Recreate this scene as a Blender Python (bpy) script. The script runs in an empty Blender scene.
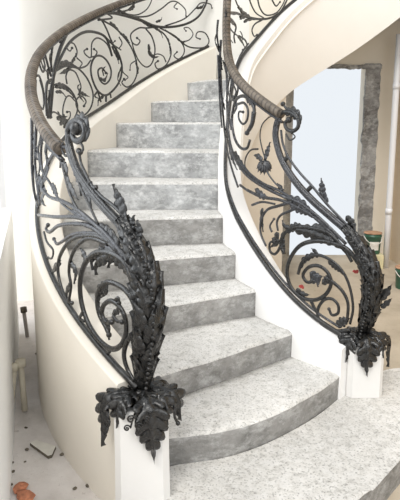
import bpy, math, random
from mathutils import Vector, noise
random.seed(7)
SC = bpy.context.scene
COL = SC.collection
rad, deg = math.radians, math.degrees

# ------------------------------------------------------------------ survey of the place
# camera eye stands 1.30 m above the floor at the world origin column
EYE = 1.30
F, TH, Y0 = 554.0, rad(10), 222.0
CX, CY = 1.538, 3.33            # centre of the winding staircase
def ray(x, y):
    a = (x-200)/F; b = -(y-Y0)/F
    c, s = math.cos(TH), math.sin(TH)
    return (a, c+b*s, -s+b*c)
def on_h(x, y, h):
    r = ray(x, y); t = (h-EYE)/r[2]
    return Vector((r[0]*t, r[1]*t, h))
def on_Y(x, y, Y):
    r = ray(x, y); t = Y/r[1]
    return Vector((r[0]*t, Y, EYE+r[2]*t))
def on_ring(x, y, R, far=False):
    r = ray(x, y)
    A = r[0]**2+r[1]**2; B = -2*(r[0]*CX+r[1]*CY); D = CX**2+CY**2-R*R
    q = max(B*B-4*A*D, 0.0)
    t = (-B+(1 if far else -1)*math.sqrt(q))/2/A
    return Vector((r[0]*t, r[1]*t, EYE+r[2]*t))
def polar(a, R, h):
    return Vector((CX-R*math.cos(rad(a)), CY+R*math.sin(rad(a)), h))
def ang(p):
    return deg(math.atan2(p[1]-CY, CX-p[0]))
def lerp_table(tab, a):
    if a <= tab[0][0]:
        (x0, y0), (x1, y1) = tab[0], tab[1]
    elif a >= tab[-1][0]:
        (x0, y0), (x1, y1) = tab[-2], tab[-1]
    else:
        for i in range(len(tab)-1):
            if tab[i][0] <= a <= tab[i+1][0]:
                (x0, y0), (x1, y1) = tab[i], tab[i+1]; break
    return y0+(y1-y0)*(a-x0)/(x1-x0)
def smooth_table(tab, a, w=4.0):
    return sum(lerp_table(tab, a+d*w)*k for d, k in ((-1, .2), (-.5, .2), (0, .2), (.5, .2), (1, .2)))

R_OUT, R_IN = 2.425, 1.385
BAR_OUT = [(-46, .455), (-43.5, .488), (-37.4, .565), (-28, .685), (-10, .945), (0, 1.11), (12.9, 1.322), (21, 1.419), (28, 1.542), (35.9, 1.695), (44.7, 1.855), (53.1, 2.004)]
RAIL_OUT = [(-33.5, 1.20), (-28, 1.272), (-23.5, 1.345), (-8.5, 1.61), (-2.4, 1.711), (5.4, 1.841), (13.5, 1.976), (20.6, 2.094), (30.2, 2.252), (54, 2.62)]
BAR_IN = [(-50, .36), (-45.4, .385), (-38.2, .456), (-33.9, .514), (-29, .587), (-22.8, .685), (-14.1, .815), (-1.8, .97), (5, 1.10), (10, 1.29), (15, 1.50), (21.7, 1.70), (28.8, 1.807), (36.4, 1.923), (43.5, 2.055), (50.7, 2.183), (60, 2.33), (100, 2.95)]
RAIL_IN = [(-31.5, 1.345), (-23.8, 1.427), (-15, 1.528), (-3.7, 1.68), (2, 1.85), (8, 2.07), (15, 2.30), (21.7, 2.44), (50, 2.92), (100, 3.68)]
SOFFIT = [(47, 1.55), (53.2, 1.612), (70.6, 1.817), (81.9, 1.978), (92.2, 2.155), (100, 2.29)]

# ------------------------------------------------------------------ materials
def mat(name):
    m = bpy.data.materials.new(name); m.use_nodes = True
    nt = m.node_tree; b = nt.nodes['Principled BSDF']
    return m, nt, b
def nd(nt, t, **kw):
    n = nt.nodes.new(t)
    for k, v in kw.items():
        if k.startswith('i_'): n.inputs[k[2:].replace('_', ' ')].default_value = v
        else: setattr(n, k, v)
    return n
def ramp(nt, src, stops):
    r = nt.nodes.new('ShaderNodeValToRGB')
    e = r.color_ramp.elements
    while len(e) > 1: e.remove(e[-1])
    e[0].position = stops[0][0]; e[0].color = (*stops[0][1], 1)
    for p, c in stops[1:]:
        x = e.new(p); x.color = (*c, 1)
    nt.links.new(src, r.inputs['Fac'])
    return r.outputs['Color']
def noise_tex(nt, scale, detail=4, rough=.55, coord='Object', stretch=None):
    tc = nt.nodes.new('ShaderNodeTexCoord')
    n = nt.nodes.new('ShaderNodeTexNoise')
    n.inputs['Scale'].default_value = scale; n.inputs['Detail'].default_value = detail; n.inputs['Roughness'].default_value = rough
    src = tc.outputs[coord]
    if stretch:
        mp = nt.nodes.new('ShaderNodeMapping'); mp.inputs['Scale'].default_value = stretch
        nt.links.new(src, mp.inputs['Vector']); src = mp.outputs['Vector']
    nt.links.new(src, n.inputs['Vector'])
    return n.outputs['Fac']
def bump(nt, b, h, strength=.3, dist=.01):
    n = nt.nodes.new('ShaderNodeBump'); n.inputs['Strength'].default_value = strength; n.inputs['Distance'].default_value = dist
    nt.links.new(h, n.inputs['Height']); nt.links.new(n.outputs['Normal'], b.inputs['Normal'])
def mixc(nt, fac, a, b, mode='MIX'):
    m = nt.nodes.new('ShaderNodeMix'); m.data_type = 'RGBA'; m.blend_type = mode
    for s, v in ((0, fac), (6, a), (7, b)):
        if isinstance(v, (int, float)): m.inputs[s].default_value = v
        elif isinstance(v, tuple): m.inputs[s].default_value = (*v, 1)
        else: nt.links.new(v, m.inputs[s])
    return m.outputs[2]

def plaster(name, col, var=.04, rough=.85, scale=3.0, bs=.15):
    m, nt, b = mat(name)
    lo = tuple(max(0, c-var) for c in col); hi = tuple(min(1, c+var*.6) for c in col)
    c = ramp(nt, noise_tex(nt, scale, 6), [(.3, lo), (.7, hi)])
    nt.links.new(c, b.inputs['Base Color']); b.inputs['Roughness'].default_value = rough
    bump(nt, b, noise_tex(nt, 45, 5), bs, .004)
    return m
M_WHITE = plaster('white_painted_plaster', (.87, .86, .845), .03)
M_WALL = plaster('cream_plaster', (.86, .80, .69), .03)
M_BACKWALL = plaster('pale_plaster', (.88, .86, .81), .02)
M_CREAM = plaster('cream_painted_plaster', (.80, .75, .665), .03)
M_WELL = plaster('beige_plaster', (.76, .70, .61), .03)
M_SLAB = plaster('pale_cream_paint', (.87, .84, .79), .02)
M_PED = plaster('white_limewash', (.76, .75, .73), .03)
M_TAN = plaster('tan_plaster', (.74, .61, .46), .03)
M_TRIM = plaster('white_trim', (.86, .87, .90), .02, .5)
M_SILL = plaster('white_sill', (.95, .95, .94), .01, .6)

def tread_mat():
    m, nt, b = mat('dusty_concrete_tread')
    big = noise_tex(nt, 2.6, 8, .65); fine = noise_tex(nt, 26, 8, .72); grit = noise_tex(nt, 120, 3, .6)
    c1 = ramp(nt, big, [(.3, (.56, .55, .53)), (.62, (.74, .725, .70))])
    c2 = ramp(nt, fine, [(.36, (.66, .655, .64)), (.46, (.90, .895, .88)), (.58, (1, 1, 1))])
    c = mixc(nt, .85, c1, c2, 'MULTIPLY')
    c3 = ramp(nt, grit, [(.35, (.50, .50, .49)), (.46, (1, 1, 1))])
    c = mixc(nt, .85, c, c3, 'MULTIPLY')
    nt.links.new(c, b.inputs['Base Color']); b.inputs['Roughness'].default_value = .95
    bump(nt, b, fine, .5, .012)
    return m
def riser_mat(name, dark, light, dust):
    m, nt, b = mat(name)
    big = noise_tex(nt, 5, 8, .65); fine = noise_tex(nt, 22, 8, .7, stretch=(1, 1, 1.6)); sc = noise_tex(nt, 12, 9, .82, stretch=(1, 1, 1.5))
    c1 = ramp(nt, big, [(.33, dark), (.68, light)])
    c2 = ramp(nt, fine, [(.36, (.62, .62, .61)), (.55, (1, 1, 1))])
    c = mixc(nt, .7, c1, c2, 'MULTIPLY')
    w = ramp(nt, sc, [(.48, (0, 0, 0)), (.70, (dust, dust, dust))])
    c = mixc(nt, w, c, (.74, .74, .73))
    nt.links.new(c, b.inputs['Base Color']); b.inputs['Roughness'].default_value = .93
    bump(nt, b, fine, .45, .012)
    return m
M_TREAD = tread_mat()
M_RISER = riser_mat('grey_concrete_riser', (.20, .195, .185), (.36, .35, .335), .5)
M_RISER_UP = riser_mat('scuffed_concrete_riser', (.27, .272, .27), (.48, .485, .485), .95)

def iron_mat(name, base, dusty, rough=.36):
    m, nt, b = mat(name)
    n = noise_tex(nt, 38, 5, .6); g = noise_tex(nt, 90, 4)
    c = ramp(nt, n, [(.45, base), (.60, tuple(x*1.7 for x in base)), (.74, dusty)])
    nt.links.new(c, b.inputs['Base Color'])
    b.inputs['Metallic'].default_value = .25; b.inputs['Specular IOR Level'].default_value = .75; b.inputs['Coat Weight'].default_value = .22; b.inputs['Coat Roughness'].default_value = .12
    r = ramp(nt, n, [(.3, (rough-.08,)*3), (.75, (rough+.3,)*3)])
    nt.links.new(r, b.inputs['Roughness'])
    bump(nt, b, g, .8, .004)
    return m
M_IRON = iron_mat('black_wrought_iron', (.012, .0115, .011), (.07, .07, .073), .27)
M_IRON_NEW = iron_mat('black_cast_iron', (.008, .0077, .0074), (.045, .045, .048), .22)
M_IRON_GREY = iron_mat('grey_sheen_iron', (.022, .0225, .026), (.15, .155, .175), .22)

def wrap_mat():
    m, nt, b = mat('brown_paper_wrap')
    uv = nt.nodes.new('ShaderNodeTexCoord')
    mp = nt.nodes.new('ShaderNodeMapping'); mp.inputs['Rotation'].default_value = (0, 0, rad(12))
    nt.links.new(uv.outputs['UV'], mp.inputs['Vector'])
    wv = nt.nodes.new('ShaderNodeTexWave'); wv.wave_type = 'BANDS'; wv.bands_direction = 'X'; wv.wave_profile = 'SAW'
    wv.inputs['Scale'].default_value = 10; wv.inputs['Distortion'].default_value = .8; wv.inputs['Detail'].default_value = 2
    nt.links.new(mp.outputs['Vector'], wv.inputs['Vector'])
    n = noise_tex(nt, 14, 5)
    c1 = ramp(nt, n, [(.3, (.085, .066, .048)), (.7, (.24, .195, .15))])
    c2 = ramp(nt, wv.outputs['Fac'], [(0, (.12, .11, .10)), (.3, (1, 1, 1)), (.8, (.95, .95, .95)), (1, (.5, .5, .5))])
    c = mixc(nt, 1.0, c1, c2, 'MULTIPLY')
    nt.links.new(c, b.inputs['Base Color']); b.inputs['Roughness'].default_value = .5
    bump(nt, b, wv.outputs['Fac'], 1.0, .012)
    return m
M_WRAP = wrap_mat()

def floor_mat(name, a, bcol, c):
    m, nt, b = mat(name)
    n = noise_tex(nt, 3.5, 8, .62); f = noise_tex(nt, 40, 6, .7)
    col = ramp(nt, n, [(.3, a), (.5, bcol), (.72, c)])
    g = ramp(nt, f, [(.30, (.45, .42, .38)), (.40, (1, 1, 1))])
    col = mixc(nt, .7, col, g, 'MULTIPLY')
    nt.links.new(col, b.inputs['Base Color']); b.inputs['Roughness'].default_value = .9
    bump(nt, b, f, .3, .006)
    return m
M_FLOOR = floor_mat('dusty_screed', (.50, .46, .42), (.68, .635, .60), (.82, .78, .75))
M_FLOOR2 = floor_mat('tan_screed', (.37, .31, .235), (.47, .405, .315), (.55, .48, .385))
M_CEMENT = riser_mat('rough_grey_cement', (.17, .165, .16), (.46, .455, .45), .9)

def plain(name, col, rough=.6, metal=0, var=.15, scale=20):
    m, nt, b = mat(name)
    c = ramp(nt, noise_tex(nt, scale, 4), [(.3, tuple(x*(1-var) for x in col)), (.7, tuple(min(1, x*(1+var)) for x in col))])
    nt.links.new(c, b.inputs['Base Color']); b.inputs['Roughness'].default_value = rough; b.inputs['Metallic'].default_value = metal
    return m
M_GREEN = plain('green_plastic', (.035, .12, .075), .4)
M_YELLOW = plain('yellow_cream_card', (.72, .66, .42), .7)
M_LID = plain('tan_lid', (.45, .26, .16), .6, 0, .4)
M_PALE = plain('pale_label', (.8, .78, .74), .7)
M_RED = plain('red_tape', (.30, .035, .028), .5, 0, .4, 90)
M_BRICK = plain('orange_brick', (.50, .20, .11), .9, 0, .4, 40)
M_TILE = plain('pale_broken_tile', (.72, .69, .62), .7, 0, .08)
M_TILE_EDGE = plain('dark_chip', (.14, .12, .09), .9, 0, .4)
M_WOOD = plain('pale_wood', (.60, .55, .44), .8, 0, .12)
M_POLE = plain('dull_steel', (.38, .35, .33), .5, .3)

# ------------------------------------------------------------------ mesh helpers
def add_obj(name, verts, faces, material, parent=None, smooth=True, mats=None, fmat=None, uvs=None):
    me = bpy.data.meshes.new(name)
    me.from_pydata([tuple(v) for v in verts], [], faces)
    for m in (mats or [material]): me.materials.append(m)
    if fmat: me.polygons.foreach_set('material_index', fmat)
    if uvs:
        ul = me.uv_layers.new(name='UVMap')
        for l in me.loops: ul.data[l.index].uv = uvs[l.vertex_index]
    me.update()
    if smooth: me.polygons.foreach_set('use_smooth', [True]*len(me.polygons))
    o = bpy.data.objects.new(name, me); COL.objects.link(o)
    if parent: o.parent = parent
    return o
def tag(o, label=None, cat=None, group=None, kind=None):
    if label: o['label'] = label
    if cat: o['category'] = cat
    if group: o['group'] = group
    if kind: o['kind'] = kind
    return o
def empty(name, loc=(0, 0, 0)):
    o = bpy.data.objects.new(name, None); COL.objects.link(o); o.location = loc; o.empty_display_size = .1
    return o
def put(o, parent):
    """parent keeping world place (parents are unrotated empties or objects at origin)"""
    o.parent = parent
    return o

class MB:
    def __init__(s): s.v = []; s.f = []; s.uv = []
    def add(s, v, f, uv=None):
        n = len(s.v); s.v += [Vector(p) for p in v]; s.f += [tuple(i+n for i in q) for q in f]
        s.uv += uv if uv else [(0, 0)]*len(v)
    def tube(s, P, r, sides=8, flat=1.0, nrm=None, cap=True):
        """r: float or list; flat: scale along nrm"""
        n = len(P)
        if n < 2: return
        rs = r if isinstance(r, (list, tuple)) else [r]*n
        T = [((P[min(i+1, n-1)]-P[max(i-1, 0)]).normalized() if (P[min(i+1, n-1)]-P[max(i-1, 0)]).length > 1e-9 else Vector((0, 0, 1))) for i in range(n)]
        ref = nrm(P[0]) if nrm else (Vector((0, 0, 1)) if abs(T[0].z) < .9 else Vector((1, 0, 0)))
        v = []; uv = []; L = 0
        N = ref
        for i in range(n):
            if nrm: N = nrm(P[i])
            N = (N-T[i]*N.dot(T[i]))
            if N.length < 1e-6: N = T[i].orthogonal()
            N.normalize(); B = T[i].cross(N)
            if i: L += (P[i]-P[i-1]).length
            for k in range(sides):
                a = 2*math.pi*k/sides
                v.append(P[i]+(N*math.cos(a)*flat+B*math.sin(a))*rs[i]); uv.append((L, k/sides*.2))
        f = [(i*sides+k, i*sides+(k+1) % sides, (i+1)*sides+(k+1) % sides, (i+1)*sides+k) for i in range(n-1) for k in range(sides)]
        if cap:
            f.append(tuple(reversed(range(sides)))); f.append(tuple((n-1)*sides+k for k in range(sides)))
        s.add(v, f, uv)
    def ball(s, c, r, seg=10, rings=6, sx=1, sy=1, sz=1):
        v = [c+Vector((0, 0, r*sz))]
        for i in range(1, rings):
            t = math.pi*i/rings
            for k in range(seg):
                a = 2*math.pi*k/seg
                v.append(c+Vector((r*sx*math.sin(t)*math.cos(a), r*sy*math.sin(t)*math.sin(a), r*sz*math.cos(t))))
        v.append(c-Vector((0, 0, r*sz)))
        f = [(0, 1+k, 1+(k+1) % seg) for k in range(seg)]
        for i in range(rings-2):
            for k in range(seg):
                f.append((1+i*seg+k, 1+(i+1)*seg+k, 1+(i+1)*seg+(k+1) % seg, 1+i*seg+(k+1) % seg))
        b = 1+(rings-2)*seg; e = len(v)-1
        f += [(b+k, e, b+(k+1) % seg) for k in range(seg)]
        s.add(v, f)
    def leaf(s, P, w, nrm, lobes=5, cup=.25, thick=.004, serr=.45, tipw=.0, relief=.25, fwd=.6, nv=3):
        """acanthus blade along spine P; nrm(i/n,p)->normal; w half width"""
        nu = lobes*6
        Q = resample(P, nu+1)
        T = [(Q[min(i+1, nu)]-Q[max(i-1, 0)]).normalized() for i in range(nu+1)]
        top = []; bot = []
        cols = 2*nv+1
        for i in range(nu+1):
            u = i/nu
            N = nrm(u, Q[i]); N = (N-T[i]*N.dot(T[i])); N = N.normalized() if N.length > 1e-6 else T[i].orthogonal().normalized()
            B = T[i].cross(N)
            prof = (math.sin(math.pi*min(1, u*.92+.10))**.65)*(1-.30*u)
            prof *= 1-.9*u**3.5
            ph = (u*lobes) % 1.0
            if i == nu: ph = 1
            lb = 1-serr+serr*math.sin(math.pi*min(1.0, (ph+.08)**.8))
            hw = w*max(prof, .06)*lb
            for j in range(cols):
                t = (j-nv)/nv; at = abs(t)
                off = B*(t*hw) + T[i]*(at**1.5*hw*fwd*(.4+.6*ph))
                hgt = (math.sin(math.pi*ph)*at*relief*w*.55) - cup*w*at*at + relief*w*.5*max(0, 1-at*3)
                top.append(Q[i]+off+N*hgt); bot.append(Q[i]+off+N*(hgt-thick*(1.0 if at < .9 else .4)))
        n = len(top)
        f = []
        for i in range(nu):
            for j in range(cols-1):
                a = i*cols+j
                f.append((a, a+1, a+cols+1, a+cols)); f.append((n+a, n+a+cols, n+a+cols+1, n+a+1))
            a = i*cols; f.append((a, a+cols, n+a+cols, n+a))
            a = i*cols+cols-1; f.append((a, n+a, n+a+cols, a+cols))
        f.append(tuple([j for j in range(cols)][::-1]+[n+j for j in range(cols)]))
        e = nu*cols
        f.append(tuple([e+j for j in range(cols)]+[n+e+j for j in range(cols)][::-1]))
        s.add(top+bot, f)
    def box(s, lo, hi):
        x0, y0, z0 = lo; x1, y1, z1 = hi
        v = [(x0, y0, z0), (x1, y0, z0), (x1, y1, z0), (x0, y1, z0), (x0, y0, z1), (x1, y0, z1), (x1, y1, z1), (x0, y1, z1)]
        s.add(v, [(0, 3, 2, 1), (4, 5, 6, 7), (0, 1, 5, 4), (1, 2, 6, 5), (2, 3, 7, 6), (3, 0, 4, 7)])
    def build(s, name, material, parent=None, smooth=True, uv=False):
        return add_obj(name, s.v, s.f, material, parent, smooth, uvs=s.uv if uv else None)

def resample(P, n):
    L = [0]
    for i in range(1, len(P)): L.append(L[-1]+(P[i]-P[i-1]).length)
    out = []
    j = 0
    for i in range(n):
        t = L[-1]*i/(n-1)
        while j < len(P)-2 and L[j+1] < t: j += 1
        d = L[j+1]-L[j]
        out.append(P[j].lerp(P[j+1], min(1, max(0, (t-L[j])/d if d > 1e-9 else 0))))
    return out
def spline(P, k=6):
    """Catmull-Rom through tuples or Vectors"""
    P = [Vector(p) for p in P]
    Q = [P[0]*2-P[1]]+P+[P[-1]*2-P[-2]]
    out = []
    for i in range(1, len(Q)-2):
        a, b, c, d = Q[i-1:i+3]
        for j in range(k):
            t = j/k
            out.append(.5*((2*b)+(-a+c)*t+(2*a-5*b+4*c-d)*t*t+(-a+3*b-3*c+d)*t**3))
    out.append(P[-1])
    return out
def bevel(o, w, seg=2):
    m = o.modifiers.new('bevel', 'BEVEL'); m.width = w; m.segments = seg; m.limit_method = 'ANGLE'; m.angle_limit = rad(40)
    return o

# ------------------------------------------------------------------ the staircase
STEPS = [(44.7, 1.667), (33.2, 1.485), (21.0, 1.313), (9.0, 1.131), (-.3, .957), (-9.8, .792), (-19.2, .634), (-28.1, .489), (-38.9, .356), (-48.0, .235), (-58, .119)]
R_SO0, R_SO1 = 2.313, 2.462     # outer stringer faces
R_SI0, R_SI1 = 1.29, 1.429      # inner stringer faces
WALL_Y = 5.3
stair = empty('staircase', (CX, CY, 0))
tag(stair, 'unfinished grey concrete winding staircase between two white plastered stringers', 'staircase')
def local(o, parent):
    o.parent = parent; o.matrix_parent_inverse = parent.matrix_world.inverted() if False else o.matrix_parent_inverse
    return o
def under(o, parent):
    """parent o (mesh given in world coordinates) to an empty standing at parent.location"""
    o.parent = parent
    o.location = -Vector(parent.location)
    return o

NOSE_J = [(1.30, -49.2), (1.38, -49.1), (1.6, -49.3), (1.8, -48.6), (1.96, -47.7), (2.08, -46.6), (2.18, -45.0), (2.26, -43.5), (2.32, -42.6), (2.5, -41)]
NOSE_I = [(1.43, -38.9), (1.9, -38.7), (2.1, -38.35), (2.313, -38)]
def nose_angle(k, R):
    if k == 8: return lerp_table(NOSE_I, R)
    if k == 9: return smooth_table(NOSE_J, R, .08)
    return STEPS[k][0]
def make_step(k, a_front, a_back, R0, R1, z0, z1, nr=30, na=7):
    """a_front(R), a_back(R) in degrees; tread top z1, riser down to z0(a)"""
    mb_v = []; f = []; fm = []
    rows = []
    e = .014
    def wob(p, amt):
        return (noise.noise(Vector(p)*7+Vector((k, 0, 0)))*.6+noise.noise(Vector(p)*23)*.4)*amt
    prof = []          # (t along tread 0..1, z, setback metres)
    for i in range(nr+1):
        R = R0+(R1-R0)*i/nr
        af, ab = a_front(R), a_back(R)
        back_m = rad(ab-af)*R
        row = []
        # riser, bottom to top, then rounded nose, then tread back, then bottom
        zb = z0(af)
        for q in range(6):
            z = zb+(z1-e-zb)*q/5
            d = .006*(1-q/5)
            p = polar(af+deg(d/R), R, z)
            w = wob(p, .010 if 0 < q else .004)
            p = polar(af+deg((d+w)/R), R, z); row.append((p, 'r'))
        for q in (.35, .75):
            p = polar(af+deg(e*q*q/R), R, z1-e*(1-q)); w = wob(p, .010)
            p = polar(af+deg((e*q*q+w)/R), R, z1-e*(1-q)+wob(p, .014)); row.append((p, 'e'))
        for q in range(na+1):
            t = (q/na)**1.2
            a = af+deg(e/R)+(ab-af-deg(e/R))*t
            p = polar(a, R, z1)
            edge = 1 if q < na else 0
            p.z += wob(p, .014 if q < 1 else .006)-(0.002 if q == 0 else 0)
            row.append((p, 't'))
        row.append((polar(ab, R, z0(ab)), 'b'))
        rows.append(row)
    m = len(rows[0])
    v = [p for row in rows for p, _ in row]
    for i in range(nr):
        for j in range(m):
            a = i*m+j; b = i*m+(j+1) % m
            f.append((a, b, b+m, a+m))
            fm.append(0 if (5 < j+1 and j < m-2) else 1)
    f.append(tuple(range(m))[::-1]); fm.append(1)
    f.append(tuple((nr)*m+j for j in range(m))); fm.append(1)
    up = k <= 4
    o = add_obj('step', v, f, None, None, True, mats=[M_TREAD, M_RISER_UP if up else M_RISER], fmat=fm)
    return under(o, stair)
floor0 = lambda a: 0.0
for k in range(1, 10):
    a1 = STEPS[k-1][0]
    z0f = floor0
    r0 = R_SI1-.002
    make_step(k, (lambda R, k=k: nose_angle(k, R)), (lambda R, k=k: nose_angle(k-1, R)), r0 if k < 9 else 1.37, R_SO0+.002, z0f, STEPS[k][1], na=7 if k < 7 else 10)
# flight going on up, over the doorway
a = 44.7; z = 1.667
k = 0
while a < 96:
    b = a+11.6
    def r_out(A): return min(R_SO0+.002, (WALL_Y-.004-CY)/max(.01, math.sin(rad(min(A, 180-A)))))
    R1 = min(r_out(a), r_out(b)) if b < 90 else r_out(90)
    zf = (lambda A: max(lerp_table(SOFFIT, A), 0)) if a >= 47 else floor0
    make_step(20+k if k else 0, (lambda R, a=a: a), (lambda R, b=b: b), R_SI1-.002, R1, zf, z, nr=16)
    a = b; z += .176; k += 1
for o in list(COL.objects):
    if o.name.startswith('step'): o.data.name = 'step'

# lowest step: wide, wraps round the foot of the right pedestal
def low_step():
    front = [(2.46, -55.0), (2.3, -56.6), (2.1, -58.35), (2.0, -59.4), (1.87, -60.3), (1.70, -61.5), (1.5, -63.3), (1.3, -65.0), (1.12, -66.0), (.98, -65.2), (.90, -62.0), (.88, -58.0), (.93, -54), (1.02, -50.5), (1.15, -48.6), (1.30, -47.6)]
    pts = [polar(a, R, 0).to_2d() for R, a in front]
    pts = [Vector((p.x, p.y, 0)) for p in pts]
    pts = spline(pts, 5)
    back = [polar(-47.5, 1.37, 0)]+[polar(nose_angle(9, R), R, 0) for R in [1.40+.06*i for i in range(15)]]+[polar(-43.0, 2.33, 0), polar(-43.5, 2.46, 0)]
    n = len(pts)
    inner = []
    cen = Vector((.85, 1.95, 0))
    v = []; f = []; fm = []
    zs = [0, .03, .06, .09, .109, .115, .119]
    ins = [0.006, .004, .002, 0, 0, .004, .012]
    loops = []
    full = pts+back
    N = len(full)
    for z, d in zip(zs, ins):
        for i, p in enumerate(full):
            q = p.copy()
            if i < n:
                T = (full[min(i+1, n-1)]-full[max(i-1, 0)]).normalized(); Nn = Vector((T.y, -T.x, 0))   # inward/outward
                c = (cen-p)
                if Nn.dot(c) < 0: Nn = -Nn
                w = (noise.noise(Vector((p.x*7, p.y*7, z*7)))*.008)
                q += Nn*(d+w)
            v.append(Vector((q.x, q.y, z+(noise.noise(p*15)*.003 if z > .1 else 0))))
    L = len(zs)
    for l in range(L-1):
        for i in range(N):
            j = (i+1) % N
            f.append((l*N+i, l*N+j, (l+1)*N+j, (l+1)*N+i)); fm.append(1 if l < 4 else 0)
    f.append(tuple((L-1)*N+i for i in range(N))); fm.append(0)
    f.append(tuple(range(N))[::-1]); fm.append(1)
    o = add_obj('step', v, f, None, None, False, mats=[M_TREAD, M_RISER], fmat=fm)
    return under(o, stair)
low_step()

# stringers: curved solid walls
def ring_wall(name, R0, R1, a0, a1, top, bot, material, label=None, n=None, ymax=None, rnd=.008):
    n = n or int(abs(a1-a0)/1.2)
    v = []; f = []
    for i in range(n+1):
        a = a0+(a1-a0)*i/n
        t = top(a); b = bot(a)
        sec = [(R0, b), (R0, t-rnd), (R0+rnd*.3, t-rnd*.3), (R0+rnd, t), (R1-rnd, t), (R1-rnd*.3, t-rnd*.3), (R1, t-rnd), (R1, b)]
        for R, z in sec:
            p = polar(a, R, z)
            if ymax and p.y > ymax: p.y = ymax
            v.append(p)
    m = 8
    for i in range(n):
        for j in range(m):
            q = (j+1) % m
            f.append((i*m+j, i*m+q, (i+1)*m+q, (i+1)*m+j))
    f.append(tuple(range(m))[::-1]); f.append(tuple(n*m+j for j in range(m)))
    o = add_obj(name, v, f, None, None, True, mats=[material, M_WELL], fmat=[1 if (R0 == R_SI0 and a1 == 4 and j == 0) else 0 for i in range(n) for j in range(m)]+[0, 0])
    mod = o.modifiers.new('es', 'EDGE_SPLIT'); mod.split_angle = rad(50)
    if label: o['label'] = label
    return under(o, stair)
ring_wall('stringer', R_SO0, R_SO1, -42.9, 53.0, lambda a: smooth_table(BAR_OUT, a)-.014, lambda a: 0, M_CREAM, 'cream white plastered outer stringer wall curving down to the floor')
BAND = [(4, .75), (20, 1.10), (30, 1.29), (40, 1.44)]+SOFFIT
ring_wall('stringer', R_SI0, R_SI1, -49.4, 4, lambda a: smooth_table(BAR_IN, a)-.014, lambda a: 0, M_WHITE, 'white plastered inner stringer around the stair well')
ring_wall('stringer', R_SI0, R_SI1, 4, 101, lambda a: smooth_table(BAR_IN, a)-.014, lambda a: smooth_table(BAND, a, 6)-.02, M_SLAB, 'pale cream stringer of the flight sweeping up over the doorway')
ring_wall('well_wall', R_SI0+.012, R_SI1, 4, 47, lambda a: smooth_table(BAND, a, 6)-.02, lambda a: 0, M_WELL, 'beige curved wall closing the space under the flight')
P = [polar(6+(95)*i/100, R_SI0-.002, smooth_table(BAR_IN, 6+95*i/100)-.075) for i in range(101)]
mb = MB(); mb.tube(P, .008, 8); under(mb.build('moulding', M_SLAB), stair)

# pedestals
def pedestal(c, w, h, rz, z0=0.0, flare=0.0):
    v = []; f = []
    prof = [(w*(1+flare), 0), (w*(1+flare*.6), h*.25), (w, h*.6), (w, h-.006), (w-.006, h)]
    m = 24
    for ww, z in prof:
        for i in range(m):
            a = 2*math.pi*(i+.5)/m
            ca, sa = math.cos(a), math.sin(a)
            k = 1/(abs(ca)**9+abs(sa)**9)**(1/9)
            x, y = ww*ca*k, ww*sa*k
            v.append(Vector((c[0]+x*math.cos(rz)-y*math.sin(rz), c[1]+x*math.sin(rz)+y*math.cos(rz), z0+z)))
    L = len(prof)
    for l in range(L-1):
        for i in range(m):
            j = (i+1) % m
            f.append((l*m+i, l*m+j, (l+1)*m+j, (l+1)*m+i))
    f.append(tuple((L-1)*m+i for i in range(m))); f.append(tuple(range(m))[::-1])
    o = add_obj('pedestal', v, f, M_PED, None, True)
    mod = o.modifiers.new('es', 'EDGE_SPLIT'); mod.split_angle = rad(40)
    return under(o, stair)
PL = on_Y(143, 460, 1.665); PL.z = 0
PR = on_Y(360, 385, 2.335); PR.z = .119
HL, HR = .425, .352
pedestal(PL, .086, HL, rad(4), 0, .05)
pedestal(PR, .079, HR-.119, rad(2), .119, .0)

# ------------------------------------------------------------------ the iron railings
def surf(side, far, x, y):
    if side == 'out': return on_ring(x, y, R_OUT, far)
    R = R_IN
    p = on_ring(x, y, R, far)
    if not far:
        for _ in range(3):
            a = ang(p); R = R_IN-.045*min(1, max(0, (-a-15)/30)); p = on_ring(x, y, R, far)
    return p
def radial(p):
    v = Vector((p[0]-CX, p[1]-CY, 0)); return v.normalized()
def path(side, far, pts, k=7):
    P2 = spline([(x, y, 0) for x, y in pts], k)
    return [surf(side, far, p.x, p.y) for p in P2]

def scroll(side, far, pts, r, root, knob=None, start=1.0, end=.6, name='scroll', m=None, leafs=(), knob0=None):
    P = path(side, far, pts)
    n = len(P)
    rs = [r*(start+(end-start)*i/(n-1)) for i in range(n)]
    mb = MB()
    mb.tube(P, rs, 8, .8, nrm=radial)
    if knob: mb.ball(P[-1], knob)
    if knob0: mb.ball(P[0], knob0)
    o = mb.build(name, m or M_IRON)
    under(o, root)
    return o
def blade(side, far, pts, w, root, lobes=4, m=None, tilt=0, name='acanthus_leaf', cup=.2, both=True, relief=.3, serr=.45):
    P = path(side, far, pts, 5)
    cam = Vector((0, 0, EYE))
    def nr(u, p):
        d = radial(p)
        if d.dot(cam-p) < 0: d = -d
        return d+Vector((0, 0, .15))
    if not far: w *= 1.6
    mb = MB(); mb.leaf(P, w, nr, lobes, cup, .0035, serr, relief=relief)
    o = mb.build(name, m or M_IRON); under(o, root)
    return o

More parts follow.
